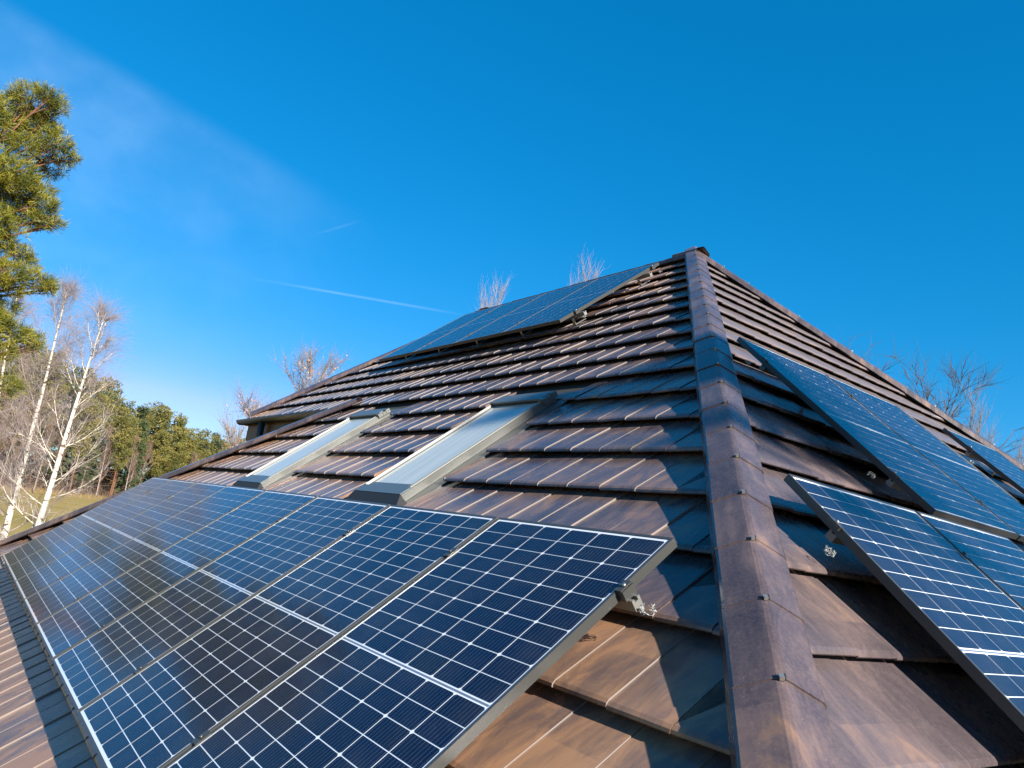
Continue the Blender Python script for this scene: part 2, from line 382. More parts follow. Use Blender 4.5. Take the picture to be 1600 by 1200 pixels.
def clip_poly_mesh(src, W, planes, m, name):
    """copy of a tile in world space cut by vertical half-spaces (keeps the side the normal points away from)"""
    bm = bmesh.new(); bm.from_mesh(src); bm.transform(W)
    for co, no in planes:
        bmesh.ops.bisect_plane(bm, geom=bm.verts[:] + bm.edges[:] + bm.faces[:], plane_co=co, plane_no=no, clear_outer=True)
        es = [e for e in bm.edges if e.is_boundary]
        if es: bmesh.ops.holes_fill(bm, edges=es)
    if not bm.faces: bm.free(); return None
    me = bpy.data.meshes.new(name); bm.to_mesh(me); bm.free(); 
    me.materials.clear(); me.materials.append(m); me.materials.append(M_edge); return me
hipn = Vector((1, 1, 0)).normalized()
hip_co = Vector((DB / st, 0, 0))
HIPGAP = 0.07
dl = (Vector((RL[0], RL[1], 0)) - Vector((CL[0], CL[1], 0))).normalized(); n_left = Vector((-dl.y, dl.x, 0))       # outside of the left main hip
dj = (Vector((PJ[0], PJ[1], 0)) - Vector((QL[0], QL[1], 0))).normalized(); n_proj = Vector((-dj.y, dj.x, 0))
SKY = [dict(x0=-3.28, x1=-2.60, s0=0.29, s1=1.74), dict(x0=-6.02, x1=-5.31, s0=0.27, s1=1.74)]
tiles = []
meA, _ = tile_mesh('roof_tile', M_tileA); meB, _ = tile_mesh('roof_tile_b', M_tileB)
def inside(p, co, no): return (p - co).dot(no)
def gen(face):
    M = MA if face == 'A' else MBm; src = meA if face == 'A' else meB; m = M_tileA if face == 'A' else M_tileB
    v0 = 0.62 if face == 'A' else 0.54
    for k in range(-7, 19):
        v = v0 - GA * k
        if face == 'A': ph = -0.10 if k % 2 == 0 else 0.015
        else: ph = 0.145 if k % 2 == 0 else 0.044
        for i in range(-56, 60):
            u = ph + TW * i
            if face == 'A' and not -12.8 < u < 3.2: continue
            if face == 'B' and not -2.8 < u < 12: continue
            c = M @ Vector((u + TW / 2, -v + GA / 2, HN))
            corners = [M @ Vector((u + a, -v + b, HN)) for a in (0, TW) for b in (0, 0.45)]
            planes = []; skip = False
            if face == 'A':
                cuts = [(hip_co - hipn * HIPGAP, hipn)]
                if c.x < -6 and c.y > 1.70: cuts.append((Vector((CL[0], CL[1], 0)) - n_left * 0.05, n_left))
                if c.x < -6 and c.y < 2.05 and c.y <= 1.70: cuts.append((Vector((PJ[0], PJ[1], 0)) - n_proj * 0.05, n_proj))
                if c.x < -6.7 and 1.25 < c.y < 1.95:        # course beside the gutter end
                    pass
            else:
                cuts = [(hip_co + hipn * HIPGAP * 0.6, -hipn)]
                n2 = Vector((-1, 1, 0)).normalized(); cuts.append((Vector((APEX[0], APEX[1], 0)) - n2 * 0.07, n2))
            # upper end at the ridge
            if face == 'A': cuts.append((Vector((0, 4.71 - 0.05, 0)), Vector((0, 1, 0))))
            for co, no in cuts:
                d = [inside(p, co, no) for p in corners]
                if min(d) > 0: skip = True; break
                if max(d) > 0: planes.append((co, no))
            if skip: continue
            if face == 'A':
                s = -v
                for sk in SKY:
                    fx0, fx1, fs0, fs1 = sk['x0'] - 0.17, sk['x1'] + 0.15, sk['s0'] - 0.10, sk['s1'] + 0.10
                    if u + TW > fx0 and u < fx1 and s + 0.2 > fs0 and s < fs1 - 0.03:
                        if u >= fx0 and u + TW <= fx1: skip = True
                        elif u < fx0: planes.append((Vector((fx0, 0, 0)), Vector((1, 0, 0))))
                        else: planes.append((Vector((fx1, 0, 0)), Vector((-1, 0, 0))))
                if skip: continue
            jr = rng.uniform
            W = M @ T(u, -v + jr(-.0025, .0025), HN + jr(-.0020, .0016)) @ Matrix.Rotation(jr(-.004, .004), 4, 'X') @ Matrix.Rotation(jr(-.006, .006), 4, 'Z') @ Matrix.Rotation(jr(-.009, .007), 4, 'Y')
            # size on the picture, and whether panels lie over it
            q = camo.matrix_world.inverted() @ c
            vis = q.z < -0.3 and abs(q.x / q.z) < 0.74 and abs(q.y / q.z) < 0.56
            if vis and face == 'A' and -8.4 < c.x < 0 and 0.05 < v < 1.7 and c.x > -9: vis = c.x > -0.35
            if vis and face == 'B' and ((c.y > 1.0 and v > 0.0) or (c.y > 2.3 and v > -1.9)): vis = False
            size = 1 / max(0.3, -q.z) if vis else 0
            nn = M.to_3x3() @ Vector((0, 0, 1)); size *= abs((CAM - c).normalized().dot(nn)) ** 0.5
            tiles.append((size, face, W, planes, src, m, c))
gen('A'); gen('B')
tiles.sort(key=lambda t: -t[0])
rest = {'A': ([], [], 0), 'B': ([], [], 0)}
nsingle = 0
# plain (uncut) vertex data for the joined remainder
def mesh_np(me):
    vv = np.empty(len(me.vertices) * 3, np.float32); me.vertices.foreach_get('co', vv)
    return vv.reshape(-1, 3), [tuple(p.vertices) for p in me.polygons], [p.material_index for p in me.polygons]
base_np = {'A': mesh_np(meA), 'B': mesh_np(meB)}
restmb = {'A': MB(), 'B': MB()}
for size, face, W, planes, src, m, c in tiles:
    if planes:
        me = clip_poly_mesh(src, W, planes, m, 'roof_tile')
        if me is None: continue
    else: me = None
    if nsingle < 300 and size > 0:
        nsingle += 1
        if me is not None: put('roof_tile', me, None, house)
        else: put('roof_tile', src, W, house)
    else:
        r = restmb[face]
        if me is not None: vv, ff, mi = mesh_np(me); bpy.data.meshes.remove(me)
        else:
            vv, ff, mi = base_np[face]; R3 = np.array(W.to_3x3()); vv = vv @ R3.T + np.array(W.translation)
        r.add(vv.tolist(), ff); r.m[-len(ff):] = [(2 if q == 1 else (0 if face == 'A' else 1)) for q in mi]
allr = MB()
for q in 'AB':
    allr.add(restmb[q].v, restmb[q].f, 0); allr.m[-len(restmb[q].m):] = restmb[q].m
put('roof_tile_field', allr.mesh('roof_tile_field', [M_tileA, M_tileB, M_edge]), None, house, kind='stuff')

# ---- hip and ridge caps
def cap_mesh(L):
    """angular cap: rounded crest, two sloping wings, turned-down edges; lower end overlaps and stands proud"""
    half = [(0.0, 0.0), (0.012, -0.0015), (0.024, -0.007), (0.112, -0.052), (0.119, -0.060), (0.122, -0.105)]
    prof = [(-x, z) for x, z in reversed(half[1:])] + half
    n = len(prof); mb = MB(); rows = [(-L * 0.5 - 0.04, 0.004, 0.985), (-L * 0.5, 0.001, 0.99), (L * 0.5 - 0.002, 0.0055, 1.0)]
    vs = []; fs = []
    for y, dz, sc in rows: vs += [(x * sc, y, z * sc + dz) for x, z in prof]
    for r in range(2):
        for i in range(n - 1): fs.append((r*n + i, r*n + i + 1, (r+1)*n + i + 1, (r+1)*n + i))
    mb.add(vs, fs, 0, False)
    inner = [(x * 0.93, rows[2][0], z * 0.93 - 0.014 + 0.0055) for x, z in prof]
    vs2 = vs[2*n:3*n] + inner
    mb.add(vs2, [(i, i + 1, n + i + 1, n + i) for i in range(n - 1)])
    inn0 = [(x * 0.9, rows[0][0], z * 0.9 - 0.014) for x, z in prof]
    mb.add(inner + inn0, [(i, i + 1, n + i + 1, n + i) for i in range(n - 1)])
    me = mb.mesh('hip_tile', M_cap)
    return me
capL = 0.22 * math.sqrt(2 + (st / ct) ** 2)
cap_me = cap_mesh(capL)
clip_mb = MB(); clip_mb.box((-0.008, -0.012, 0.002), (0.012, 0.006, 0.007)); clip_mb.box((-0.011, -0.014, -0.006), (-0.0082, 0.008, 0.009), 1); clip_mb.box((-0.007, 0.0062, -0.006), (0.010, 0.0085, 0.009))
clip_mb.v = [(x * .75, y * .75, z * .8) for x, y, z in clip_mb.v]
clip_me = clip_mb.mesh('cap_clip', [M_steel, M_black])
def line_frame(p0, p1, side=None):
    d = (p1 - p0).normalized()                      # runs downhill, local +y
    lat = d.cross(Vector((0, 0, 1))).normalized()
    if side is not None and lat.dot(side) < 0: pass
    nrm = lat.cross(d).normalized()
    return lat, d, nrm
def run_caps(p0, p1, name='hip_tile', start=0.0, L=capL, me=cap_me, clips=True, width=1.0):
    lat, d, nrm = line_frame(p0, p1); tot = (p1 - p0).length; k = 0
    s = start + L / 2
    while s - L * 0.3 < tot:
        j = rng.uniform
        W = basis(p0 + d * s + nrm * j(-.0015, .0015) + lat * j(-.002, .002), lat, d, nrm) @ Matrix.Rotation(j(-.006, .006), 4, 'Z') @ Matrix.Diagonal((width, 1, 1, 1))
        o = put(name, me, W, house)
        if clips: put('cap_clip', clip_me, W @ T(0, L / 2, 0.008) @ Matrix.Rotation(j(-.15, .15), 4, 'Z'), o)
        s += L; k += 1
HC = -0.100
def crest(p, h=HC): return pA(p[0], p[1], h)
hip0 = crest(APEX); hip1 = crest(ER)
# joints observed at plan x = 0.633 + 0.22 k
off = ((0.633 - APEX[0]) % 0.2205) / 0.2205 * capL
run_caps(hip0, hip1, start=off - capL)
h2 = Vector((ER[0], YM - ER[1], hip1.z)); run_caps(hip0, h2, start=0.06, clips=True)
ridgeL = crest(RL); ridgeL.z = hip0.z - 0.085
run_caps(hip0 + Vector((0, 0, -0.05)), ridgeL, name='ridge_tile', start=0.02, clips=False)
cl = crest(CL); run_caps(ridgeL, cl, clips=False)
pj = crest(PJ, -0.105); ql = crest(QL, -0.105); run_caps(pj + (ql - pj).normalized() * 0.02, ql, clips=False)
# the back hips
run_caps(ridgeL, mir(cl), clips=False)
# apex piece where ridge and hips meet
d_ = (ridgeL - hip0).normalized(); lat_, d_, n_ = line_frame(hip0, ridgeL)
put('ridge_junction', cap_me, basis(hip0 + d_ * 0.085 + Vector((0, 0, -0.012)), lat_, d_, n_), house)
# ---- skylights
def skylight(sk, lab):
    x0, x1, s0, s1 = sk['x0'], sk['x1'], sk['s0'], sk['s1']; W = x1 - x0; H = s1 - s0
    M = MA @ T(x0, s0, -0.165)
    root = put('skylight', None, M, house, label=lab)
    def P(name, mb, m, sub=False): return put(name, mb.mesh(name, m), M, root)
    mb = MB()                                        # flashing gutters at both sides, apron, head
    for a, b in ((-0.17, 0.0), (W, W + 0.15)):
        mb.box((a, -0.02, -0.030), (b, H + 0.10, -0.022))
    mb.box((-0.17, H + 0.02, -0.020), (W + 0.15, H + 0.14, -0.012))
    P('flashing', mb, M_grey)
    mb = MB(); mb.add([(-0.07, -0.10, -0.005), (W + 0.07, -0.10, -0.005), (W + 0.01, -0.005, 0.034), (-0.01, -0.005, 0.034), (-0.07, -0.012, -0.03), (W + 0.07, -0.012, -0.03)],
           [(0, 1, 2, 3), (0, 3, 4), (1, 5, 2), (2, 5, 4, 3)])
    P('apron', mb, M_black)
    mb = MB(); t = 0.07; z0, z1 = -0.02, 0.038         # fixed frame casing
    mb.box((-0.020, -0.004, z0), (-0.005, H, z1 - 0.006)); mb.box((W + 0.005, -0.004, z0), (W + 0.020, H, z1 - 0.006))
    mb.box((-0.012, -0.016, z0), (W + 0.012, -0.004, z1 - 0.012)); mb.box((-0.012, H, z0), (W + 0.012, H + 0.012, z1 - 0.012))
    P('frame', mb, M_grey)
    for a in (-0.0048, W + 0.0002):
        mb = MB(); mb.box((a, 0.0, z0), (a + 0.0046, H - 0.01, z1 - 0.012)); P('gasket', mb, M_black)
    for a, sgn in ((0.0, 1), (W, -1)):
        prof = [(a, z0), (a, z1), (a + sgn*0.016, z1 + 0.002), (a + sgn*0.020, z1 - 0.014), (a + sgn*0.055, z1 - 0.018), (a + sgn*0.06, z0)]
        if sgn < 0: prof = prof[::-1]
        mb = MB(); mb.extrude(prof, 0.087, H - 0.104); P('sash', mb, M_white)
    mb = MB(); mb.box((0.0, 0.0, z0), (W, 0.085, z1 - 0.002)); mb.box((0.05, 0.086, z1 - 0.03), (W - 0.05, 0.13, z1 - 0.008)); 
    P('bottom_cover', mb, M_hood)
    mb = MB(); mb.quad((0.05, 0.05, 0.018), (W - 0.05, 0.05, 0.018), (W - 0.05, H - 0.05, 0.018), (0.05, H - 0.05, 0.018))
    P('pane', mb, M_glass)
    mb = MB(); mb.box((-0.005, H - 0.10, z1 + 0.0), (W - 0.02, H - 0.03, z1 + 0.014)); P('hood', mb, M_hood)
    mb = MB(); mb.box((0.0, H - 0.102, z0), (W - 0.02, H - 0.085, z1 - 0.001)); P('hood_shade', mb, M_black)  # black strip standing in for the shadow on the front below the hood
    mb = MB(); mb.box((-0.005, H - 0.026, z1 - 0.03), (W - 0.02, H + 0.05, z1 + 0.004)); P('top_cover', mb, M_hood)
    mb = MB(); mb.box((W - 0.018, H - 0.125, z0 + .03), (W + 0.04, H - 0.075, z1 + 0.014)); mb.box((W - 0.018, H - 0.072, z0 + .03), (W + 0.04, H - 0.028, z1 + 0.008)); mb.box((W - 0.018, H - 0.025, z0 + .03), (W + 0.04, H + 0.02, z1 + 0.016))
    P('hinge_cover', mb, M_grey)
    return root
skylight(SKY[0], 'skylight nearer the hip, right of the two')
skylight(SKY[1], 'skylight further along the roof, left of the two')

# ------------------------------------------------------------------ solar panels
PW, PH, FT = 1.04, 1.7415, 0.035
def rounded_cell(w, h, c, flip):
    # half cell: two chamfered corners on the outer long side
    y0, y1 = (0, h)
    if flip: pts = [(c, y0), (w - c, y0), (w, y0 + c), (w, y1), (0, y1), (0, y0 + c)]
    else: pts = [(0, y0), (w, y0), (w, y1 - c), (w - c, y1), (c, y1), (0, y1 - c)]
    return pts
CWm, CHm = 0.1622, 0.0800; GX, GY = 0.0050, 0.0040
def cell_mesh(flip):
    pts = rounded_cell(CWm, CHm, 0.0068, flip); me = bpy.data.meshes.new('solar_cell')
    me.from_pydata([(x, y, 0) for x, y in pts], [], [tuple(range(len(pts)))]); me.materials.append(M_cell)
    uv = me.uv_layers.new(name='UVMap')
    for i, (x, y) in enumerate(pts): uv.data[i].uv = (x / CWm, y / CHm)
    me.update(); return me
cellF, cellN = cell_mesh(True), cell_mesh(False)
def cell_positions():
    out = []; mx_ = (PW - 6 * CWm - 5 * GX) / 2; gapm = 0.020
    my = (PH - 20 * CHm - 18 * GY - gapm) / 2
    for r in range(20):
        y = my + r * (CHm + GY) + (gapm - GY if r >= 10 else 0)
        for c in range(6): out.append((mx_ + c * (CWm + GX), y, r % 2 == 0))
    return out
CP = cell_positions()
def joined_cells():
    mb = MB(); uvs = []
    for x, y, fl in CP:
        pts = rounded_cell(CWm, CHm, 0.0068, fl); mb.add([(x + a, y + b, 0) for a, b in pts], [tuple(range(6))])
        uvs += [(a / CWm, b / CHm) for a, b in pts]
    me = mb.mesh('cell_grid', M_cell); uv = me.uv_layers.new(name='UVMap')
    for i, c in enumerate(uvs): uv.data[i].uv = c
    return me
cells_joined = joined_cells()
def frame_mesh():
    mb = MB(); f = 0.011; fl = 0.030
    mb.box((0, 0, -FT), (f, PH, 0)); mb.box((PW - f, 0, -FT), (PW, PH, 0))
    mb.box((f, 0, -FT), (PW - f, f, 0)); mb.box((f, PH - f, -FT), (PW - f, PH, 0))
    return mb.mesh('frame', M_frame)
frame_me = frame_mesh()
mb = MB(); mb.box((0.0112, 0.0112, -0.008), (PW - 0.0112, PH - 0.0112, -0.003)); back_me = mb.mesh('backsheet', M_back)
mb = MB(); mb.box((0.02, PH / 2 - 0.0035, -0.0028), (PW - 0.02, PH / 2 + 0.0035, -0.0022)); ribbon_me = mb.mesh('ribbon', M_ribbon)
mb = MB(); mb.box((0.3, 0.12, -0.03), (0.42, 0.2, -0.0085)); 
def panel(M, x, s, label, group, fine):
    """x, s: lower left corner on the slope (s upslope)"""
    j = rng.uniform
    W = M @ T(x, s, j(-.0015, .0015)) @ Matrix.Rotation(j(-.0012, .0012), 4, 'X') @ Matrix.Rotation(j(-.0012, .0012), 4, 'Y')
    Wc = W @ T(PW / 2, PH / 2, -FT)
    root = put('solar_panel', None, Wc, None, label=label, category='solar panel', group=group)
    put('frame', frame_me, W, root); put('backsheet', back_me, W, root); put('ribbon', ribbon_me, W, root)
    if fine:
        for cx, cy, fl in CP: put('solar_cell', cellF if fl else cellN, W @ T(cx, cy, -0.002), root)
    else: put('cell_grid', cells_joined, W @ T(0, 0, -0.002), root, kind='stuff')
    return root
PITCH = 1.06
ordA = ['rightmost solar panel of the large front row, its grey side frame and clamp in view', 'second solar panel from the right in the large front row', 'third solar panel from the right in the large front row, below the nearer skylight',
        'fourth solar panel from the right in the large front row', 'fifth solar panel from the right in the large front row, below the farther skylight', 'sixth solar panel from the right in the large front row',
        'seventh solar panel from the right in the front row, second from its far end', 'leftmost solar panel of the large front row, farthest end beside the left hip']
for k in range(8):
    panel(MA, -PITCH * k - PW - (0.0 if k == 0 else 0.0), -PH, ordA[k], 'solar panels in the front row on the near slope', k < 6)
UX, US = -4.25275, 5.22205
ordU = ['rightmost solar panel of the upper row close under the ridge', 'second solar panel from the right in the upper row near the ridge', 'third solar panel from the right in the upper row near the ridge', 'leftmost solar panel of the upper row, beside the far left hip']
for k in range(4): panel(MA, UX - PITCH * k - PW, US - PH, ordU[k], 'solar panels in the upper row under the ridge', False)
BY, BV = 2.047, -2.0513; CY, CV = 0.678, -0.241
panel(MBm, BY, -BV - PH, 'left solar panel of the upper pair on the right-hand slope', 'solar panels on the hip end', True)
panel(MBm, BY + PITCH, -BV - PH, 'right solar panel of the upper pair on the right-hand slope', 'solar panels on the hip end', False)
panel(MBm, CY, -CV - PH, 'nearest solar panel on the right-hand slope, black side edge beside the hip', 'solar panels on the hip end', True)
panel(MBm, CY + PITCH, -CV - PH, 'second panel of the lower pair on the right-hand slope, touching the right picture edge', 'solar panels on the hip end', True)
DY, DV = 4.93, -1.994
panel(MBm, DY, -DV - PH, 'farthest visible solar panel on the right-hand slope, alone at the right edge', 'solar panels on the hip end', False)

# ---- rails, hooks, clamps, loose plastic
def rails(M, xa, xb, s_top, group, label, hookx):
    root = put('mounting_rails', None, M @ T((xa + xb) / 2, s_top - PH / 2, -0.15), None, label=label, category='mounting rails', group=group)
    for ds in (0.29, 1.45):
        s = s_top - ds
        mb = MB(); prof = [(-0.019, -0.078), (0.019, -0.078), (0.019, -0.0365), (0.008, -0.0365), (0.008, -0.048), (-0.008, -0.048), (-0.008, -0.0365), (-0.019, -0.0365)]
        vs = [(xa, y, z) for y, z in prof] + [(xb, y, z) for y, z in prof]; n = 8
        mb.add(vs, [(i, (i + 1) % n, n + (i + 1) % n, n + i) for i in range(n)] + [(0,1,2,3,4,5,6,7), (15,14,13,12,11,10,9,8)])
        r = put('rail', mb.mesh('rail', M_alu), M @ T(0, s, 0), root)
        x = hookx
        while x < xb - 0.1 if xa < xb else False:
            hb = MB(); hb.box((-0.018, -0.006, -0.150), (0.018, 0.0, -0.078)); hb.box((-0.018, -0.006, -0.156), (0.018, 0.16, -0.150))
            put('roof_hook', hb.mesh('roof_hook', M_steel), M @ T(x, s - 0.025, 0), root); x += 0.95
    return root
def end_clamp(M, x, s, side, root):
    """clamp gripping the outer frame edge; side +1 = beyond the right end"""
    mb = MB(); a, b = (0.001, 0.030) if side > 0 else (-0.016, -0.001)
    mb.box((a, -0.028, -0.036 if side > 0 else -0.014), (b if side > 0 else b, 0.028, -0.001)); 
    c, d = (-0.010, 0.024) if side > 0 else (-0.014, 0.010)
    mb.box((c, -0.028, 0.0008), (d, 0.028, 0.005))
    o = put('end_clamp', mb.mesh('end_clamp', M_frame), M @ T(x, s, 0), root)
    hb = MB(); hb.tube([((0.016 if side > 0 else 0.004) * side, 0, 0.0052), ((0.016 if side > 0 else 0.004) * side, 0, 0.013)], 0.007, 6)
    put('bolt', hb.mesh('bolt', M_steel), M @ T(x, s, 0), root)
def mid_clamps(M, xs, s_top, root):
    mb = MB(); mb.box((-0.022, -0.03, 0.0012), (0.022, 0.03, 0.0045)); mb.tube([(0, 0, 0.0045), (0, 0, 0.012)], 0.008, 6)
    me = mb.mesh('mid_clamp', M_frame)
    for x in xs:
        for ds in (0.29, 1.45): put('mid_clamp', me, M @ T(x, s_top - ds, 0), root)
ra = rails(MA, -8.50, 0.045, 0.0, 'rails', 'two rails carrying the large front row of panels', -8.1)
for ds in (0.29, 1.45): end_clamp(MA, 0.0, -ds, 1, ra)
mid_clamps(MA, [-PITCH * k + 0.01 - 0.0 for k in range(1, 8)], 0.0, ra)
ru = rails(MA, UX - 4 * PITCH, UX + 0.09, US, 'rails', 'two rails carrying the upper row of panels under the ridge', UX - 3.9)
for ds in (0.14, 1.49): end_clamp(MA, UX, US - ds, 1, ru)
mid_clamps(MA, [UX - PITCH * k + 0.01 for k in range(1, 4)], US, ru)
rb = rails(MBm, BY + 0.03, BY + 2.14, -BV, 'rails', 'two rails carrying the upper pair of panels on the right-hand slope', BY + .62)
for ds in (0.29, 1.45): end_clamp(MBm, BY, -BV - ds, -1, rb)
mid_clamps(MBm, [BY + PITCH - 0.01], -BV, rb)
rc = rails(MBm, CY + 0.03, CY + 2.14, -CV, 'rails', 'two rails carrying the lower pair of panels on the right-hand slope', CY + .62)
for ds in (0.29, 1.45): end_clamp(MBm, CY, -CV - ds, -1, rc)
mid_clamps(MBm, [CY + PITCH - 0.01], -CV, rc)
rd = rails(MBm, DY + 0.03, DY + 1.1, -DV, 'rails', 'two rails carrying the farthest panel on the right-hand slope', DY + .62)
for ds in (0.29, 1.45): end_clamp(MBm, DY, -DV - ds, -1, rd)
# loose aluminium bar beside the upper pair
mb = MB(); mb.box((0, 0, -0.03), (0.032, 1.08, 0.0))
o = put('aluminium_bar', mb.mesh('aluminium_bar', M_alu), MBm @ T(4.19, 0.86, -0.006), None, label='bare aluminium bar running upslope beside the upper right pair of panels', category='bar')
M_plastic = mat('clear_crumpled_plastic', (0.26, 0.27, 0.27), 0.2, spec=0.8)
def crumple(M, x, s, z, size, label):
    r = random.Random(hash(label) % 1000 + len(label)); mb = MB()
    for k in range(26):
        a0 = r.uniform(0, 6.28); pts = []
        for i in range(4):
            a = a0 + i * 0.42; rr = size * r.uniform(0.45, 1.0)
            pts.append(Vector((rr * math.cos(a), rr * math.sin(a) * 1.1, size * r.uniform(-0.5, 0.7))))
        wv = Vector((r.uniform(-1, 1), r.uniform(-1, 1), r.uniform(-1, 1))).normalized() * size * 0.13
        for p, q in zip(pts[:-1], pts[1:]): mb.quad(p, q, q + wv * r.uniform(.5, 1.2), p + wv * r.uniform(.5, 1.2))
    me = mb.mesh('plastic_wrap', M_plastic)
    put('plastic_wrap', me, M @ T(x, s, z), None, label=label, category='plastic wrap', group='scraps of plastic on the rail ends')
crumple(MA, 0.075, -0.285, -0.080, 0.027, 'crumpled clear plastic on the rail end of the large front row')
crumple(MBm, CY - 0.035, -0.12, -0.085, 0.022, 'crumpled plastic on the rail end left of the nearest right-hand panel')
crumple(MBm, BY - 0.03, 0.68, -0.085, 0.022, 'crumpled plastic at the lower rail end left of the upper right-hand pair')
crumple(MBm, BY - 0.03, 1.83, -0.085, 0.022, 'crumpled plastic at the upper rail end left of the upper right-hand pair')
crumple(MBm, DY - 0.035, 1.60, -0.085, 0.020, 'crumpled plastic on the rail end left of the farthest right-hand panel')
crumple(MA, UX + 0.10, US - 0.14, -0.085, 0.020, 'crumpled plastic on the top rail end of the upper row')
crumple(MA, UX + 0.10, US - 1.49, -0.085, 0.022, 'crumpled plastic on the lower rail end of the upper row')

# ------------------------------------------------------------------ trees
def rvec(r): 
    v = Vector((r.gauss(0, 1), r.gauss(0, 1), r.gauss(0, 1))); return v.normalized()
def twig_quads(starts, dirs, lens, widths, segs=3, droop=0.0, r=None):
    """numpy ribbons crossed by a random plane: thin 3-sided prisms"""
    n = len(starts); V = []; F = []
    P = np.array(starts, float); D = np.array(dirs, float); Ls = np.array(lens, float)[:, None]; Wd = np.array(widths, float)
    rs = np.random.RandomState(r or 1); ref = rs.normal(size=(n, 3)); A = np.cross(D, ref); A /= np.linalg.norm(A, axis=1)[:, None] + 1e-9
    B = np.cross(D, A); rings = []
    p = P.copy(); d = D.copy()
    for sgi in range(segs + 1):
        wv = (Wd * (1 - 0.85 * sgi / segs))[:, None]
        rings.append(np.stack([p + A * wv, p - A * wv * .5 + B * wv * .87, p - A * wv * .5 - B * wv * .87], 1))
        d = d + rs.normal(size=(n, 3)) * 0.16 + np.array([0, 0, -droop]); d /= np.linalg.norm(d, axis=1)[:, None]
        p = p + d * Ls / segs
    V = np.stack(rings, 1).reshape(-1, 3); base = (np.arange(n) * (segs + 1) * 3)[:, None, None, None]
    si = (np.arange(segs) * 3)[None, :, None, None]; j = np.arange(3)
    q = np.stack([j, (j + 1) % 3, (j + 1) % 3 + 3, j + 3], 1)[None, None]
    F = (base + si + q).reshape(-1, 4)
    return V, F, rings, d
def join(*parts):
    Vs, Fs, o = [], [], 0
    for V, F in parts: Vs.append(V); Fs.append(F + o); o += len(V)
    return np.concatenate(Vs), np.concatenate(Fs)
def limb(r, p, d, L, r0, r1, n, wig, up):
    pts = [Vector(p)]; d = Vector(d).normalized(); rad = [r0]
    for i in range(n):
        d = (d + rvec(r) * wig + Vector((0, 0, up))).normalized(); pts.append(pts[-1] + d * (L / n)); rad.append(r0 + (r1 - r0) * (i + 1) / n)
    return pts, rad
def bare_tree(seed, H, r0, style):
    """returns trunk mesh builder, limbs builder, twig arrays.  style: dict"""
    r = random.Random(seed); g = style
    trunk = MB(); limbs = MB()
    pts, rad = limb(r, (0, 0, 0), (g.get('lean', 0), 0, 1), H, r0, 0.012, 14, g.get('wig', 0.03), 0.02)
    trunk.tube(pts, rad, 9, 0)
    st_, di, le, wi = [], [], [], []
    nl = g['limbs']
    for i in range(nl):
        t = g['t0'] + (1 - g['t0']) * ((i + r.random()) / nl) ** 0.9; t = min(t, 0.97); k = t * (len(pts) - 1); a = int(k)
        p = pts[a].lerp(pts[a + 1], k - a); az = r.uniform(0, 6.283)
        e = math.radians(g['e0'] + (g['e1'] - g['e0']) * t + r.uniform(-12, 12))
        d = Vector((math.cos(az) * math.cos(e), math.sin(az) * math.cos(e), math.sin(e)))
        L = H * g['len'] * (1.05 - t) ** g.get('taper', .6) * r.uniform(0.6, 1.1)
        R = rad[a] * g.get('lr', .4)
        lp, lr = limb(r, p, d, L, max(R, .012), 0.006, 6, 0.13, g.get('up', .06))
        limbs.tube(lp, lr, 5, 0)
        for m_ in range(g['sub']):
            kk = r.uniform(0.8, len(lp) - 1.01); b = int(kk); q = lp[b].lerp(lp[b + 1], kk - b)
            dd = ((lp[b + 1] - lp[b]).normalized() + rvec(r) * 0.75 + Vector((0, 0, g.get('sup', .2)))).normalized()
            Ls = L * r.uniform(0.22, 0.5); 
            sp, sr = limb(r, q, dd, Ls, max(lr[b] * .5, .006), 0.003, 4, 0.16, g.get('up', .06))
            limbs.tube(sp, sr, 4, 0, cap=False)
            for z in range(g['tw']):
                kk2 = r.uniform(0.3, len(sp) - 1.01); c = int(kk2); qq = sp[c].lerp(sp[c + 1], kk2 - c)
                st_.append(qq); di.append(((sp[c + 1] - sp[c]).normalized() + rvec(r) * g.get('spread', .7) + Vector((0, 0, g.get('tup', .1)))).normalized())
                le.append(r.uniform(.5, 1.2) * g['twl']); wi.append(g['tww'] * r.uniform(.6, 1.2))
    V, F, rings, _ = twig_quads(st_, di, le, wi, 4, g.get('droop', 0.0), seed)
    return trunk, limbs, (V, F), st_
def place_bare(name, seed, loc, H, r0, style, mt, ml, mtw, label, cat='tree', group=None, extra=None, rot=0.0):
    tr, lb, (V, F), st_ = bare_tree(seed, H, r0, style)
    W = T(*loc) @ Matrix.Rotation(rot, 4, 'Z')
    pr = dict(label=label, category=cat)
    if group: pr['group'] = group
    root = put(name, None, W, None, **pr)
    put('trunk', tr.mesh('trunk', mt), W, root)
    put('limbs', lb.mesh('limbs', ml), W, root)
    put('twigs', npmesh('twigs', V, F, mtw), W, root, kind='stuff')
    if extra:
        put('leaves', extra(st_, seed), W, root, kind='stuff')
    return root
def at(az, D, elev_z=GZ): return (CAM.x + D * math.cos(math.radians(az)), CAM.y + D * math.sin(math.radians(az)), elev_z)

